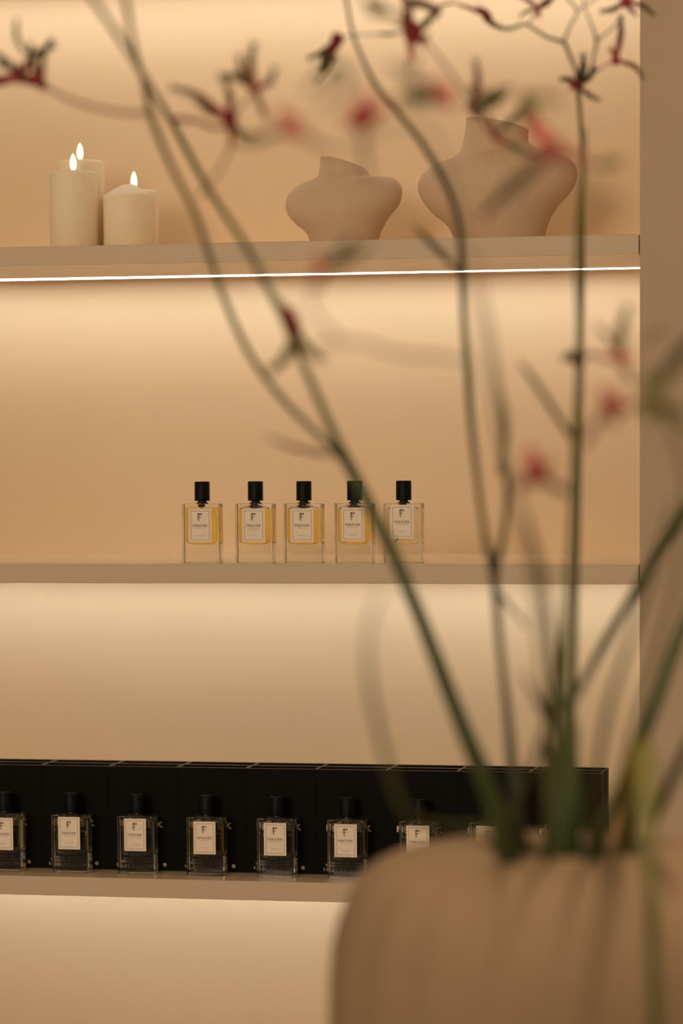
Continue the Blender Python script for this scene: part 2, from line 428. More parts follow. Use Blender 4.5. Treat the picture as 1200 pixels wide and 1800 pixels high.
for row in range(2):
    for i in range(9):
        x = -.4374 - .0858 * (9 - i)
        y = .070 + .0342 * row
        r = empty('perfume_box', (x + (.0006 if row else 0), y, Z3))
        if proto_box is None:
            proto_box = box_mesh().build('carton', [M['black'], M['edge']], r); o = proto_box
        else:
            o = proto_box.copy(); COL.objects.link(o); o.parent = r
        if row == 0:
            if proto_txt is None:
                proto_txt = lettering_mesh().build('brand_lettering', M['gold'], r)
                proto_vol = volume_mesh().build('volume_lettering', M['gold'], r)
            else:
                for q in (proto_txt, proto_vol):
                    o = q.copy(); COL.objects.link(o); o.parent = r
        tag(r, (boxlab_front, boxlab_back)[row][i], 'box', ('front row of black boxes', 'back row of black boxes')[row])

# ------------------------------------------------------------------ candles
ZT = SHELF[1]
def flame_part(root, h0, name='flame', s=1.0):
    f = MB(); R = .0041 * s; H = .0205 * s
    prof = [(.35, 0), (.70, .08), (.92, .20), (1.0, .35), (.96, .50), (.80, .68), (.54, .84), (.25, .95), (.03, 1.0)]
    f.loft([ring(R * a, h0 + H * t, 20) for a, t in prof])
    f.build('flame', M['flame'], root, smooth=True)
    w = MB(); w.tube([Vector((0, 0, h0 - .009)), Vector((0, 0, h0 + .001))], .0011, 10)
    w.build('wick', M['wick'], root, smooth=True)
def candle(x0, x1, ytop, yd, ribbed, label, lit=True, dome=False, flame_lift=.0062):
    yc = yd + .027; a = P(x0, ytop, yc); c = P(x1, ytop, yc); R = (c.x - a.x) / 2; cx = (a.x + c.x) / 2; h = a.z - ZT
    root = empty('pillar_candle', (cx, yc, ZT))
    b = MB()
    if not dome:
        prof = [(R - .001, 0), (R, .001), (R, h - .004), (R - .0006, h - .0018), (R - .0020, h - .0006), (R - .0045, h), (R - .008, h - .0008), (R * .5, h - .004), (R * .12, h - .0045)]
        b.loft([ring(r, z, 96) for r, z in prof])
        top = h - .0045
    else:
        n = 96; rings = []
        for (r, z) in [(R - .001, 0), (R, .001)]: rings.append(ring(r, z, n))
        def edge(a): return h - .0165 + .0020 * math.cos(a * 2 + .6)
        for fr, lift in [(1, 0), (.985, .0016), (.94, .0030), (.80, .0056), (.62, .0088), (.42, .0120), (.22, .0146), (.08, .0150)]:
            rings.append([Vector((R * fr * math.cos(2 * math.pi * i / n) + (1 - fr) * .002, R * fr * math.sin(2 * math.pi * i / n), edge(2 * math.pi * i / n) * (fr) + (h - .0150) * (1 - fr) + lift)) for i in range(n)])
        b.loft(rings); top = h
    b.build('wax_body', M['wax_ribbed'] if ribbed else M['wax'], root, smooth=True, auto=60)
    if lit: flame_part(root, top + flame_lift)
    tag(root, label, 'candle', 'pillar candles on the upper shelf')
    return root
candle(88.2, 169.4, 303, .10, True, 'ribbed ivory pillar candle in front of the tallest one, flame lit')
candle(100.6, 181, 284, .165, True, 'tallest ivory pillar candle, standing behind the ribbed front one')
candle(182.5, 264, 325, .11, False, 'smooth ivory pillar candle with a domed wavy top', lit=False, dome=True)
candle(194.5, 276.5, 336, .175, False, 'low ivory pillar candle mostly hidden behind the domed one, flame above', flame_lift=.0075)

# ------------------------------------------------------------------ sculptural ribbed vases on the upper shelf
def sculpt_vase(pairs, yd, depth, label, name='sculptural_vase'):
    base_l = P(pairs[0][0], pairs[0][1], yd); base_r = P(pairs[0][2], pairs[0][3], yd)
    cx = (base_l.x + base_r.x) / 2
    b = MB(); n = 96; rings = []
    ctrl = [tuple(map(float, q)) for q in pairs]
    sm = smoothpath(ctrl, 6)
    for (xl, yl, xr, yr, dk) in sm:
        L = P(xl, yl, yd); R = P(xr, yr, yd); c = (L + R) / 2; a = (R - L) / 2
        dd = a.length * dk * depth
        rings.append([c + a * math.cos(2 * math.pi * i / n) + Vector((0, dd * math.sin(2 * math.pi * i / n), 0)) for i in range(n)])
    zmin = min(v.z for v in rings[0])
    rings[0] = [Vector((v.x, v.y, ZT)) for v in rings[0]]
    for r in rings[1:]:
        for v in r: v.z = max(v.z, ZT)
    for back, lift in ((1, .0028), (2, .0022), (3, .0016), (4, .0010), (5, .0005)):   # the lip rises towards the room
        for i, v in enumerate(rings[-back]): v.z -= lift * math.sin(2 * math.pi * i / n)
    # the open neck: turn inwards over the lip and down
    top = rings[-1]; c = sum(top, Vector()) / n
    rings.append([c + (v - c) * .95 + Vector((0, 0, .0006)) for v in top])
    rings.append([c + (v - c) * .90 for v in top])
    rings.append([c + (v - c) * .86 + Vector((0, 0, -.02)) for v in top])
    rings.append([c + (v - c) * .80 + Vector((0, 0, -.035)) for v in top])
    b.loft(rings)
    root = b.build(name, M['clay'], origin=(cx, yd, ZT), smooth=True, auto=70)
    return tag(root, label, 'vase', None)
small = [(552, 436, 660, 436, .8), (546, 426, 664, 424, .8), (538, 409, 671, 403, .8), (520, 394, 684, 380, .72), (507, 378, 699, 362, .66), (502.5, 360, 706, 340, .62),
         (509, 341, 702, 322, .60), (528, 325, 688, 312, .62), (550, 316, 664, 311.5, .72), (560, 308, 651, 309, .8), (562.5, 292, 646, 302, .82), (563.5, 277, 640, 296, .82)]
sculpt_vase(small, .16, 1.0, 'smaller ribbed sand vase with wide shoulders and slanted neck')
big = [(806, 433, 950, 433, .8), (798, 418, 956, 416, .8), (786, 397, 964, 390, .78), (762, 377, 980, 362, .7), (742, 352, 1004, 335, .62), (735, 328, 1014, 306, .58),
       (744, 306, 1005, 283, .58), (768, 289, 975, 268, .62), (796, 278, 940, 258, .74), (811, 262, 929, 250, .84), (817, 236, 928, 240, .86), (820, 209, 929, 228, .86)]
sculpt_vase(big, .16, 1.0, 'larger ribbed sand vase with wide shoulders behind the blurred flowers')

# ------------------------------------------------------------------ the big vase in the foreground
VZ = 2.15; K = VZ / FPX
vc = W(1000, 1487, VZ)
prof = [(-132, 330), (-138, 120), (-135, 40), (-137, 14), (-146, 3), (-160, 0), (-190, 1.5), (-235, 4), (-275, 8), (-308, 15), (-340, 30), (-367, 53), (-388, 84), (-404, 122), (-415, 170),
        (-421, 230), (-422, 320), (-417, 430), (-404, 560), (-380, 690), (-340, 800), (-290, 870), (-270, 880)]
H = 880 * K
b = MB(); n = 240; rings = []
rings.append([Vector((.0495 * math.cos(2 * math.pi * i / n), .0495 * math.sin(2 * math.pi * i / n), H - 700 * K)) for i in range(n)])
for (r, d) in prof:
    R = -r * K; amp = min(1, max(0, (-r - 150) / 120)) * .010
    rings.append([Vector((R * (1 + amp * math.cos(22 * 2 * math.pi * i / n)) * math.cos(2 * math.pi * i / n), R * (1 + amp * math.cos(22 * 2 * math.pi * i / n)) * math.sin(2 * math.pi * i / n), H - d * K)) for i in range(n)])
b.loft(rings[::-1])
vase = b.build('flower_vase', M['vase'], smooth=True)
vase.location = (vc.x, vc.y, vc.z - H)
tag(vase, 'large blurred sandstone vase with rounded shoulder holding the tall stems', 'vase')
tt = vc.z - H
tb = empty('display_table', (vc.x, vc.y, 0))
b = MB(); b.loft([ring(.30, tt - .03, 64), ring(.305, tt - .027, 64), ring(.305, tt - .003, 64), ring(.302, tt, 64)]); b.build('table_top', M['table'], tb, smooth=True, auto=40)
b = MB(); b.loft([ring(.16, 0, 48), ring(.16, .02, 48), ring(.05, .03, 48), ring(.045, tt - .05, 48), ring(.07, tt - .03, 48)]); b.build('table_foot', M['table'], tb, smooth=True, auto=40)
tag(tb, 'round table carrying the large sandstone vase', 'table')

# ------------------------------------------------------------------ flower stems
GREEN = (0.085, 0.125, 0.028); DARK = (0.045, 0.062, 0.020); OLIVE = (0.20, 0.17, 0.045); BROWNG = (0.16, 0.125, 0.05)
YEL = (0.34, 0.30, 0.06); RED = (0.36, 0.035, 0.035); DRED = (0.20, 0.012, 0.018); PINK = (0.62, 0.12, 0.10); BR = (0.24, 0.13, 0.075)
GREEN, DARK, OLIVE, BROWNG, YEL = [tuple(c * .55 for c in q) for q in (GREEN, DARK, OLIVE, BROWNG, YEL)]
PINK = (0.55, 0.13, 0.105); RED = (0.34, 0.04, 0.04)
def mixc(a, b, t): return tuple(a[i] * (1 - t) + b[i] * t for i in range(3))
def stalk_mesh(ctrl, c0, c1, n=10, flat=1.0, nodes=()):
    """ctrl: (px, py, depth, width in px)"""
    sm = smoothpath([tuple(map(float, q)) for q in ctrl], 7)
    pts = [W(a, b_, z) for a, b_, z, w in sm]; rad = [max(.0003, w * .5 * z / FPX) for a, b_, z, w in sm]
    cols = [mixc(c0, c1, i / (len(sm) - 1)) for i in range(len(sm))]
    m = MB(); m.tube(pts, rad, n, cols=cols, flat=flat); return m
def new_plant(name, base, label, cat, group=None):
    r = empty(name, W(*base)); r['worldspace'] = True
    tag(r, label, cat, group); return r
def stem(root, ctrl, c0=GREEN, c1=OLIVE, name='stem', flat=1.0):
    return stalk_mesh(ctrl, c0, c1, flat=flat).build(name, M['plant'], root, smooth=True)
def into_vase(ctrl):
    """carry a stem on from the mouth down into the vase"""
    x, y, z, w = ctrl[0]
    return [(1000 + (x - 1000) * .35, y + 330, VZ, w), (1000 + (x - 1000) * .8, y + 120, VZ + (z - VZ) * .6, w)] + list(ctrl)
def flower(root, c, buds, heart=RED, tip=OLIVE, size=9, claws=True):
    """a head of curved tubular buds: c = (px, py, depth); buds = (dx, dy, ddepth, width, bend[, heart, tip])"""
    cx, cy, z = c
    gain = 1.25 if claws else 1.25
    size *= gain if claws else 1.0; reach = 1.1 if claws else 1.35; buds = [(q[0] * reach, q[1] * reach, q[2], q[3] * gain) + tuple(q[4:]) for q in buds]
    h = MB()
    p = W(cx, cy, z); R = size * .5 * z / FPX
    rings = []
    for i in range(1, 8):
        a = math.pi * i / 8
        rings.append([p + Vector((R * math.sin(a) * math.cos(t), R * math.sin(a) * math.sin(t), R * 1.15 * math.cos(a))) for t in [2 * math.pi * k / 12 for k in range(12)]])
    h.loft(rings[::-1], cols=[heart] * 7)
    head = h.build('flower_head', M['plant'], root, smooth=True)
    for bd in buds:
        dx, dy, dz, w, bend = bd[:5]
        hc = bd[5] if len(bd) > 5 else heart; tc_ = bd[6] if len(bd) > 6 else tip
        L = math.hypot(dx, dy) or 1; nx, ny = -dy / L, dx / L
        ctrl = [(cx, cy, z, w * .45), (cx + dx * .3 + nx * bend * .6, cy + dy * .3 + ny * bend * .6, z + dz * .3, w * .95), (cx + dx * .65 + nx * bend, cy + dy * .65 + ny * bend, z + dz * .65, w * 1.05), (cx + dx, cy + dy, z + dz, w * .62)]
        sm = smoothpath([tuple(map(float, q)) for q in ctrl], 5)
        pts = [W(a, b_, zz) for a, b_, zz, ww in sm]; rad = [ww * .5 * zz / FPX for a, b_, zz, ww in sm]
        cols = [mixc(hc, tc_, min(1, max(0, (i / (len(sm) - 1) - .25) / .5))) for i in range(len(sm))]
        m = MB(); m.tube(pts, rad, 9, cols=cols)
        if claws:
            e = pts[-1]; t = (pts[-1] - pts[-3]).normalized(); s1 = t.cross(Vector((0, 1, 0))).normalized(); s2 = t.cross(s1)
            for k in range(5):
                a = 2 * math.pi * k / 5; out = s1 * math.cos(a) + s2 * math.sin(a); rr = rad[-1]
                q = [e + out * rr * .5, e + out * rr * 1.1 + t * rr * 1.2, e + out * rr * 2.2 + t * rr * 2.0]
                m.tube(q, [rr * .5, rr * .42, rr * .1], 6, cols=[tc_] * 3)
        o = m.build('flower_bud', M['plant'], root, smooth=True)
        o.parent = head
    return head

# stem 1: leans left and forks
ctrl = into_vase([(905, 1500, 2.15, 36), (862, 1395, 2.17, 36), (800, 1245, 2.2, 29), (742, 1095, 2.23, 25), (690, 972, 2.27, 23), (640, 870, 2.29, 21), (598, 790, 2.3, 20)])
r = new_plant('flower_stalk', (905, 1500, 2.15), 'long green flower stem leaning left and forking in two above the bottles', 'flower stem', 'flower stems in the big vase')
stem(r, ctrl, DARK, GREEN)
stem(r, [(602, 798, 2.26, 17), (560, 702, 2.27, 13), (520, 612, 2.27, 12), (480, 522, 2.27, 12), (430, 430, 2.29, 12), (362, 325, 2.42, 11), (303, 217, 2.42, 11), (262, 150, 2.28, 10), (232, 100, 2.24, 10), (198, 48, 2.2, 10), (150, -20, 2.16, 11)], GREEN, OLIVE, 'branch')
stem(r, [(600, 805, 2.27, 15), (565, 770, 2.28, 11), (500, 706, 2.32, 11), (443, 630, 2.34, 11), (405, 552, 2.36, 11), (372, 462, 2.36, 11), (342, 375, 2.36, 11), (300, 290, 2.35, 10), (266, 205, 2.33, 12), (252, 140, 2.42, 10), (236, 85, 2.26, 9), (224, 20, 2.22, 11), (218, -20, 2.2, 9)], GREEN, OLIVE, 'branch')
stem(r, [(575, 800, 2.27, 9), (540, 792, 2.22, 9), (505, 783, 2.16, 8), (470, 768, 2.1, 4)], BR, BR, 'leaf')
stem(r, [(262, 200, 2.24, 9), (200, 196, 2.25, 8), (130, 178, 2.27, 7), (85, 155, 2.42, 6)], BR, BR, 'branch')
flower(r, (75, 150, 2.45), [(-25, -12, 0, 16, 3, DRED, RED), (-40, -25, 0, 13, -6, DRED, DARK), (12, -70, 0, 9, -8, RED, DARK), (-20, -62, -.02, 9, -6, RED, DARK)], DRED, DARK, 14)
flower(r, (30, 135, 2.47), [(-45, 15, 0, 15, 3, RED, DRED), (20, -22, 0, 12, 0, RED, RED), (-25, -20, 0, 10, 6, RED, DARK), (55, -48, 0, 10, -8, DARK, DARK), (-30, -35, .02, 9, 3, OLIVE, DARK)], RED, DARK, 18)
stem(r, [(85, 155, 2.42, 3), (60, 110, 2.42, 4), (34, 78, 2.42, 8), (28, 55, 2.42, 9), (30, 32, 2.42, 5)], OLIVE, BROWNG, 'leaf')
stem(r, [(305, 210, 2.31, 10), (345, 212, 2.33, 8), (375, 225, 2.34, 7), (405, 222, 2.34, 6)], DRED, RED, 'branch')
flower(r, (403, 208, 2.34), [(-5, -55, 0, 11, 4, RED, OLIVE), (-48, -26, 0, 10, -6, RED, OLIVE), (-88, -48, .02, 10, 8, RED, BROWNG), (4, 40, 0, 9, 0, DRED, RED), (40, 30, 0, 9, 8, OLIVE, OLIVE)], DRED, OLIVE, 24)
flower(r, (448, 158, 2.34), [(-3, -68, 0, 12, -6, RED, OLIVE), (30, -30, 0, 10, 8, RED, OLIVE), (15, 40, 0, 9, 0, BR, BR), (-52, -22, 0, 11, 8, OLIVE, OLIVE), (-25, -50, 0, 10, -6, OLIVE, OLIVE)], RED, OLIVE, 15)
stem(r, [(403, 208, 2.34, 5), (425, 185, 2.34, 5), (448, 158, 2.34, 5)], DRED, BR, 'branch')
stem(r, [(403, 215, 2.34, 6), (405, 255, 2.34, 5), (385, 300, 2.15, 5), (350, 345, 2.2, 6)], BR, OLIVE, 'branch')
flower(r, (518, 580, 2.2), [(-28, -45, 0, 13, 3, RED, OLIVE), (-8, -25, -.03, 20, 0, RED, RED), (40, 45, -.1, 14, 5, OLIVE, OLIVE), (-35, 62, -.1, 14, -10, OLIVE, OLIVE)], RED, OLIVE, 22)

# stem 2: almost upright, forks at the middle shelf
r = new_plant('flower_stalk', (915, 1495, 2.18), 'slim upright flower stem with a dark joint in front of the middle shelf', 'flower stem', 'flower stems in the big vase')
stem(r, into_vase([(918, 1495, 2.18, 24), (905, 1400, 2.2, 22), (892, 1260, 2.23, 15), (878, 1130, 2.26, 13), (868, 1000, 2.28, 16)]), DARK, DARK)
stem(r, [(870, 1008, 2.28, 20), (864, 990, 2.285, 17), (850, 930, 2.3, 11), (836, 820, 2.34, 11), (826, 720, 2.38, 12), (822, 650, 2.4, 13), (815, 560, 2.42, 11), (812, 470, 2.42, 12), (804, 385, 2.42, 12), (780, 318, 2.44, 12), (740, 250, 2.48, 11), (698, 196, 2.5, 10), (660, 150, 2.55, 9), (632, 92, 2.6, 7), (618, 50, 2.62, 6), (606, -15, 2.65, 6)], DARK, DARK, 'branch')
stem(r, [(868, 1004, 2.28, 16), (882, 955, 2.27, 11), (892, 880, 2.25, 11), (888, 815, 2.2, 13)], DARK, DARK, 'branch')
stem(r, [(880, 830, 2.21, 10), (884, 790, 2.17, 15), (886, 745, 2.12, 15), (878, 690, 2.03, 9)], GREEN, YEL, 'bud')
stem(r, [(882, 730, 2.08, 8), (872, 660, 1.98, 8), (862, 590, 1.9, 7), (850, 520, 1.85, 5), (842, 450, 1.8, 3)], YEL, OLIVE, 'leaf')
stem(r, [(872, 1040, 2.27, 10), (895, 1065, 2.25, 9), (928, 1103, 2.2, 5)], DARK, BROWNG, 'leaf')
stem(r, [(808, 478, 2.42, 10), (785, 455, 2.42, 11), (755, 425, 2.4, 11), (728, 398, 2.36, 5)], OLIVE, OLIVE, 'leaf')
stem(r, [(622, 62, 2.61, 3), (660, 60, 2.62, 3), (680, 60, 2.62, 7), (700, 57, 2.62, 4), (720, 45, 2.6, 3)], DARK, DARK, 'branch')
flower(r, (592, 70, 2.62), [(-8, 22, 0, 15, 2, DRED, DRED), (-24, 42, 0, 11, 3, DRED, DARK), (-42, 28, 0, 8, -4, DARK, DARK), (-32, 66, 0, 8, -6, DARK, OLIVE)], DRED, DARK, 19)
stem(r, [(592, 70, 2.62, 3), (612, 64, 2.62, 3), (624, 66, 2.62, 3)], DRED, DARK, 'branch')
stem(r, [(660, 20, 2.0, 22), (645, 2, 1.98, 12), (672, 16, 1.98, 18), (700, 32, 1.97, 9), (722, 42, 1.95, 8)], OLIVE, OLIVE, 'leaf')

# blurred pink flower heads nearer the lens, all on one thin arching spray
r = new_plant('flower_stalk', (925, 1490, 2.08), 'pale out of focus spray with pink flower heads arching near the lens', 'flower stem', 'flower stems in the big vase')
stem(r, into_vase([(930, 1495, 2.10, 16), (900, 1440, 2.06, 13)]) + [(962, 1270, 1.95, 12), (950, 1180, 1.9, 8), (940, 1040, 1.8, 9), (915, 900, 1.72, 7), (880, 780, 1.88, 6), (850, 600, 1.82, 5), (810, 380, 1.78, 4), (762, 230, 1.74, 4)], GREEN, BROWNG)
stem(r, [(762, 230, 1.74, 5), (690, 225, 1.74, 5), (600, 262, 1.75, 5), (520, 235, 1.77, 5)], BROWNG, BR, 'branch')
flower(r, (512, 222, 1.77), [(-20, -20, 0, 16, 3, PINK, PINK), (25, 15, 0, 13, 3, PINK, PINK), (50, 32, 0, 7, 3, BR, BR), (-75, 18, .05, 12, -8, OLIVE, OLIVE)], PINK, OLIVE, 38, claws=False)
flower(r, (637, 205, 1.80), [(-25, 8, 0, 20, 3, RED, PINK), (30, -15, 0, 18, 3, RED, PINK), (0, -38, 0, 14, 3, PINK, PINK), (10, 85, 0, 8, 4, BR, BROWNG)], RED, PINK, 46, claws=False)
flower(r, (780, 168, 1.82), [(-18, -20, 0, 14, 3, PINK, PINK), (14, 15, 0, 14, 3, RED, PINK), (-60, 0, 0, 20, -8, OLIVE, OLIVE), (-70, -45, 0, 10, -6, BROWNG, OLIVE)], PINK, OLIVE, 34, claws=False)
stem(r, [(725, 170, 1.82, 8), (726, 130, 1.82, 8), (730, 90, 1.82, 7)], OLIVE, BR, 'branch')
stem(r, [(540, 160, 1.7, 8), (570, 130, 1.7, 16), (600, 115, 1.7, 14), (608, 150, 1.7, 14), (560, 190, 1.7, 6)], OLIVE, OLIVE, 'leaf')
flower(r, (972, 262, 1.84), [(-28, -15, 0, 17, 3, RED, PINK), (45, 14, 0, 13, 3, RED, RED), (-38, 45, 0, 15, 3, RED, BROWNG), (-90, 85, .1, 14, 4, BROWNG, BROWNG), (-35, -70, .1, 26, -12, PINK, OLIVE)], RED, PINK, 36, claws=False)
stem(r, [(900, 345, 1.7, 8), (915, 320, 1.7, 14), (940, 290, 1.88, 10), (972, 262, 1.84, 8)], OLIVE, BROWNG, 'branch')
stem(r, [(992, 180, 1.75, 5), (965, 172, 1.75, 16), (935, 175, 1.75, 16), (925, 195, 1.75, 10), (942, 215, 1.75, 5)], YEL, YEL, 'leaf')
stem(r, [(985, 262, 1.84, 5), (1040, 290, 1.86, 8), (1072, 286, 1.86, 20), (1095, 284, 1.86, 6)], OLIVE, YEL, 'leaf')
flower(r, (942, 830, 1.87), [(-12, -32, 0, 20, 3, PINK, PINK), (-22, 24, 0, 13, 3, PINK, BR), (22, -18, 0, 10, 3, PINK, BR), (45, 28, .03, 12, 3, BR, OLIVE)], RED, PINK, 42, claws=False)
stem(r, [(900, 860, 1.7, 8), (920, 850, 1.89, 8), (942, 830, 1.87, 8)], BR, RED, 'branch')
stem(r, [(835, 640, 1.84, 5), (780, 628, 1.82, 8), (700, 622, 1.80, 8), (640, 604, 1.78, 8), (580, 602, 1.77, 7), (528, 622, 1.77, 4)], YEL, (0.30, 0.24, 0.08), 'branch')
flower(r, (560, 478, 1.82), [(-4, -26, 0, 12, 3, PINK, PINK), (2, 24, 0, 10, 3, PINK, BR), (45, -45, 0, 12, 3, OLIVE, OLIVE), (70, -38, .02, 12, 3, OLIVE, YEL)], PINK, OLIVE, 24, claws=False)
stem(r, [(560, 478, 1.82, 5), (545, 520, 1.82, 6), (560, 560, 1.80, 6), (600, 600, 1.78, 7)], BR, OLIVE, 'branch')

# stem 3: the strong upright one
r = new_plant('flower_stalk', (985, 1495, 2.12), 'thickest upright green stem, centre of the vase, leafy node high up', 'flower stem', 'flower stems in the big vase')
stem(r, into_vase([(985, 1500, 2.10, 40), (985, 1400, 2.10, 36), (985, 1290, 2.11, 30), (988, 1180, 2.14, 24), (995, 1080, 2.16, 17), (1003, 960, 2.2, 13), (1008, 850, 2.23, 13), (1012, 770, 2.25, 16), (1018, 660, 2.3, 13), (1018, 560, 2.34, 11), (1015, 480, 2.36, 11), (1018, 390, 2.38, 11), (1024, 300, 2.4, 9), (1028, 225, 2.42, 5)]), (0.04, 0.075, 0.02), OLIVE)
stem(r, [(1008, 772, 2.25, 13), (985, 740, 2.24, 11), (955, 695, 2.22, 11), (930, 658, 2.2, 9), (912, 636, 2.17, 4)], OLIVE, BROWNG, 'leaf')
stem(r, [(1000, 1240, 2.12, 15), (1030, 1190, 2.18, 15), (1060, 1135, 2.24, 17), (1110, 1050, 2.3, 17), (1160, 965, 2.36, 22), (1215, 880, 2.4, 22)], DARK, GREEN, 'branch')
stem(r, [(1018, 640, 2.3, 10), (1035, 622, 2.2, 9), (1060, 628, 2.1, 8), (1085, 632, 2.05, 7)], OLIVE, BR, 'branch')
flower(r, (1090, 632, 2.05), [(-24, -2, 0, 10, 2, PINK, RED), (0, -32, 0, 9, 2, PINK, OLIVE), (22, -6, 0, 9, 2, PINK, PINK), (18, 34, 0, 9, 3, RED, BROWNG), (-36, -52, 0, 8, 5, RED, OLIVE), (10, -78, 0, 13, -5, OLIVE, OLIVE)], RED, OLIVE, 15)
stem(r, [(1018, 640, 2.3, 18), (1005, 625, 2.28, 20), (988, 632, 2.26, 8)], OLIVE, OLIVE, 'leaf')
stem(r, [(962, 1278, 2.08, 9), (950, 1240, 2.05, 14), (935, 1215, 2.02, 9), (915, 1180, 2.0, 4)], OLIVE, BROWNG, 'leaf')

# fine twigs at the upper right, further away and sharper
r = new_plant('flower_stalk', (1015, 1490, 2.2), 'branching twiggy flower spray in the upper right corner', 'flower stem', 'flower stems in the big vase')
stem(r, into_vase([(1012, 1490, 2.2, 15), (1004, 1350, 2.3, 13), (1008, 1180, 2.4, 11), (1016, 900, 2.5, 9), (1022, 600, 2.6, 8), (1024, 400, 2.68, 7), (1022, 250, 2.72, 7), (1016, 160, 2.75, 8)]), GREEN, OLIVE)
stem(r, [(1016, 155, 2.75, 8), (1012, 125, 2.75, 7), (1000, 95, 2.75, 7), (990, 75, 2.75, 7), (960, 65, 2.75, 6), (925, 43, 2.75, 5), (905, 48, 2.75, 6), (890, 51, 2.75, 7), (870, 45, 2.75, 6), (845, 25, 2.76, 4), (822, 12, 2.76, 3), (795, 5, 2.76, 3)], OLIVE, DARK, 'branch')
stem(r, [(990, 75, 2.75, 5), (1002, 45, 2.75, 4), (1014, 20, 2.75, 4), (995, -5, 2.75, 4)], OLIVE, BROWNG, 'branch')
stem(r, [(1014, 20, 2.75, 4), (1030, 8, 2.75, 3), (1060, -10, 2.75, 3)], OLIVE, BROWNG, 'branch')
stem(r, [(1020, 150, 2.75, 6), (1038, 125, 2.75, 5), (1044, 95, 2.75, 5), (1048, 72, 2.75, 6), (1040, 45, 2.75, 4), (1028, 15, 2.75, 3), (1024, -10, 2.75, 3)], OLIVE, BROWNG, 'branch')
stem(r, [(1048, 72, 2.75, 5), (1065, 58, 2.75, 3), (1080, 46, 2.75, 3), (1092, 28, 2.75, 3)], OLIVE, BROWNG, 'branch')
stem(r, [(1036, 135, 2.75, 4), (1055, 120, 2.75, 3), (1080, 105, 2.75, 4)], BROWNG, RED, 'branch')
flower(r, (1082, 106, 2.75), [(-6, -16, 0, 9, 2, RED, RED), (42, 26, 0, 7, -8, RED, OLIVE), (8, -66, 0, 9, 3, RED, BROWNG)], RED, OLIVE, 13)
flower(r, (1100, 2, 2.75), [(-36, 16, 0, 8, -4, RED, DARK), (14, 20, 0, 7, 2, RED, DRED), (42, 20, 0, 7, -5, RED, DARK), (-8, -25, 0, 9, 2, RED, RED)], RED, DARK, 18)
flower(r, (1016, 150, 2.74), [(8, -44, -.02, 10, 3, DARK, DARK), (-24, -10, -.02, 9, 3, RED, BROWNG), (-8, 2, -.03, 12, 2, RED, RED), (30, 22, -.02, 7, 3, DRED, BROWNG), (24, -24, -.02, 9, 3, OLIVE, DARK)], BROWNG, DARK, 13)
flower(r, (856, 30, 2.76), [(-12, -12, 0, 11, 2, DRED, DRED), (14, 14, 0, 9, 2, RED, DARK), (-40, -18, 0, 6, 2, RED, RED)], DRED, DARK, 14)
flower(r, (944, 14, 2.76), [(-26, -18, 0, 7, 2, DRED, DRED), (22, -16, 0, 10, 2, DRED, DARK), (2, 10, 0, 8, 0, RED, RED), (-26, 12, 0, 5, 2, DARK, DARK)], RED, DRED, 10)
stem(r, [(944, 16, 2.76, 4), (935, 34, 2.76, 3), (925, 43, 2.75, 3)], DRED, DARK, 'branch')
flower(r, (725, 58, 2.5), [(-2, 40, 0, 11, 2, RED, PINK), (12, 10, 0, 19, 2, RED, RED), (-12, -18, -.02, 19, 2, RED, RED), (-16, -60, 0, 12, 2, BR, BR), (28, -22, 0, 10, 2, RED, BROWNG)], RED, BROWNG, 28)
stem(r, [(795, 5, 2.76, 4), (772, 12, 2.7, 5), (752, 30, 2.6, 5), (728, 55, 2.5, 5)], RED, BROWNG, 'branch')
stem(r, [(716, 5, 2.5, 20), (745, 8, 2.52, 16), (770, 22, 2.54, 12), (752, 36, 2.52, 6)], BR, BR, 'leaf')
flower(r, (838, 196, 2.4), [(-6, -35, 0, 13, 2, DARK, BR), (-2, -78, 0, 10, 3, RED, BROWNG), (-8, -8, 0, 15, 2, DRED, DRED), (30, -32, -.25, 15, -6, YEL, YEL), (50, -38, -.25, 11, 6, YEL, OLIVE)], DRED, DARK, 17)
stem(r, [(838, 196, 2.4, 5), (800, 140, 2.35, 5), (770, 100, 2.35, 5), (740, 60, 2.45, 4)], BR, BR, 'branch')
flower(r, (868, 238, 2.4), [(24, 14, 0, 9, 2, DRED, RED), (-10, -30, 0, 8, 2, BR, BR), (48, -46, 0, 8, 2, OLIVE, DARK), (68, 34, 0, 8, 3, OLIVE, OLIVE)], RED, OLIVE, 11)
stem(r, [(838, 196, 2.4, 5), (855, 225, 2.4, 5), (868, 238, 2.4, 5)], DRED, RED, 'branch')

# stem 4: right side, leaning out of the frame
r = new_plant('flower_stalk', (1115, 1490, 2.12), 'dark green stem at the right leaning out of the frame', 'flower stem', 'flower stems in the big vase')
stem(r, into_vase([(1100, 1490, 2.14, 20), (1112, 1420, 2.13, 18), (1128, 1310, 2.16, 22), (1160, 1215, 2.22, 23), (1185, 1140, 2.27, 22), (1225, 1040, 2.3, 20)]), DARK, (0.05, 0.08, 0.025))
stem(r, [(1118, 1490, 2.1, 14), (1150, 1440, 2.08, 18), (1180, 1370, 2.05, 20), (1230, 1270, 2.0, 18)], DARK, GREEN, 'leaf')
r = new_plant('flower_stalk', (1085, 1490, 2.05), 'green stem near the lens with a pink flower head and spreading buds at right', 'flower stem', 'flower stems in the big vase')
stem(r, into_vase([(1058, 1490, 2.08, 15), (1075, 1430, 2.05, 14), (1110, 1300, 1.98, 12), (1150, 1160, 1.92, 10), (1190, 1010, 1.86, 9), (1205, 860, 1.82, 8), (1180, 760, 1.8, 8), (1142, 700, 1.8, 9)]), GREEN, OLIVE)
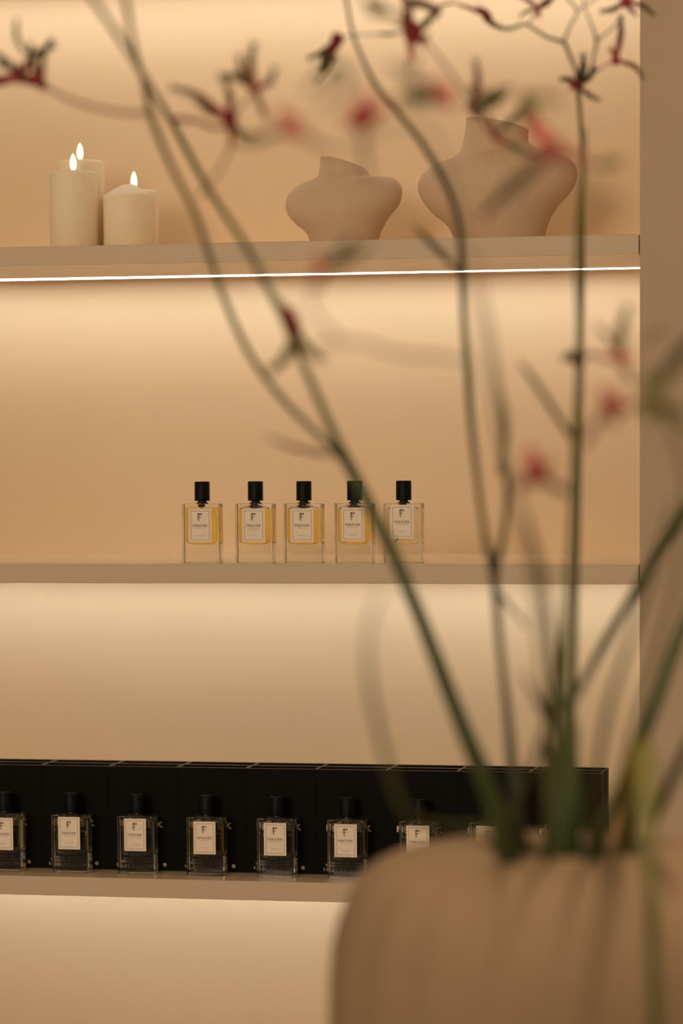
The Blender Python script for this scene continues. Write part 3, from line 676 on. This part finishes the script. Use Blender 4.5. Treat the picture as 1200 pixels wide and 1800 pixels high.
flower(r, (1075, 712, 1.8), [(-14, -22, 0, 18, 2, PINK, PINK), (25, 4, 0, 14, 0, PINK, BR), (4, 26, 0, 15, 2, RED, BR), (-40, 55, .02, 12, 3, BR, BR)], RED, PINK, 40, claws=False)
stem(r, [(1085, 716, 1.8, 12), (1110, 712, 1.8, 10), (1142, 704, 1.8, 12)], RED, YEL, 'branch')
flower(r, (1142, 700, 1.8), [(60, -82, 0, 20, -4, OLIVE, DARK), (-4, -40, 0, 16, 2, YEL, YEL), (48, 18, 0, 9, 3, OLIVE, BROWNG), (70, 50, 0, 8, 3, OLIVE, BROWNG), (0, 30, 0, 16, 2, YEL, YEL)], YEL, OLIVE, 34, claws=False)
stem(r, [(1128, 610, 1.9, 5), (1142, 592, 1.9, 8), (1160, 582, 1.9, 8), (1180, 584, 1.9, 4)], OLIVE, OLIVE, 'leaf')

# the folded leaf that hangs down in front of the vase, and the other blades
def blade(base, ctrl, label, c0, c1, inside=True, name='blade_leaf'):
    rr = new_plant(name, base, label, 'leaf', 'long leaves in the big vase')
    m = stalk_mesh(into_vase(ctrl) if inside else ctrl, c0, c1, n=10, flat=.28)
    m.build('leaf_blade', M['plant'], rr, smooth=True); return rr
blade((1090, 1480, 2.1), [(1088, 1490, 2.10, 14), (1100, 1420, 2.06, 20), (1115, 1345, 2.0, 44), (1128, 1312, 1.96, 40), (1134, 1345, 1.93, 44), (1137, 1430, 1.9, 32), (1142, 1540, 1.87, 23), (1147, 1680, 1.87, 20), (1152, 1850, 1.87, 18)],
      'long leaf folded over and hanging down in front of the vase', (0.40, 0.33, 0.055), (0.045, 0.07, 0.015))
blade((905, 1490, 2.05), [(900, 1480, 2.05, 14), (850, 1455, 1.98, 12), (770, 1450, 1.9, 12), (712, 1425, 1.86, 12), (683, 1350, 1.84, 12), (656, 1240, 1.82, 12), (645, 1150, 1.8, 10), (652, 1085, 1.73, 9), (668, 1040, 1.72, 4)],
      'faint curved leaf arching left in front of the black boxes', GREEN, OLIVE)
blade((975, 1480, 2.05), [(962, 1490, 2.06, 16), (975, 1330, 2.0, 16), (972, 1180, 1.93, 15), (955, 1040, 1.87, 14), (932, 940, 1.82, 11), (905, 865, 1.78, 5)],
      'faint broad leaf rising just left of the thickest stem', GREEN, OLIVE)
blade((1030, 1480, 2.05), [(1035, 1490, 2.05, 15), (1045, 1380, 2.0, 14), (1070, 1240, 1.95, 13), (1105, 1130, 1.9, 13), (1145, 1010, 1.86, 11), (1185, 880, 1.82, 6)],
      'faint pale leaf slanting right behind the forked stem', GREEN, BROWNG)
blade((1060, 1480, 2.08), [(1048, 1495, 2.08, 24), (1060, 1450, 2.07, 25), (1088, 1395, 2.07, 22), (1125, 1310, 2.09, 14), (1150, 1240, 2.1, 5)],
      'short bright green leaf leaning right at the vase mouth', GREEN, DARK)
blade((895, 1480, 2.08), [(890, 1500, 2.07, 40), (868, 1420, 2.06, 34), (845, 1340, 2.05, 20), (820, 1270, 2.05, 5)],
      'short dark leaf at the left side of the vase mouth', (0.04, 0.075, 0.02), GREEN)
blade((955, 1480, 2.14), [(970, 1500, 2.14, 26), (966, 1420, 2.14, 24), (962, 1340, 2.15, 18), (955, 1280, 2.16, 6)],
      'short dark leaf against the left of the thickest stem', (0.04, 0.075, 0.02), OLIVE)
blade((1010, 1480, 2.14), [(1010, 1500, 2.14, 26), (1012, 1420, 2.14, 22), (1010, 1340, 2.15, 16), (1014, 1270, 2.16, 5)],
      'short dark leaf against the right of the thickest stem', (0.04, 0.075, 0.02), GREEN)

for o in scene.objects:
    if o.get('worldspace'): del o['worldspace']
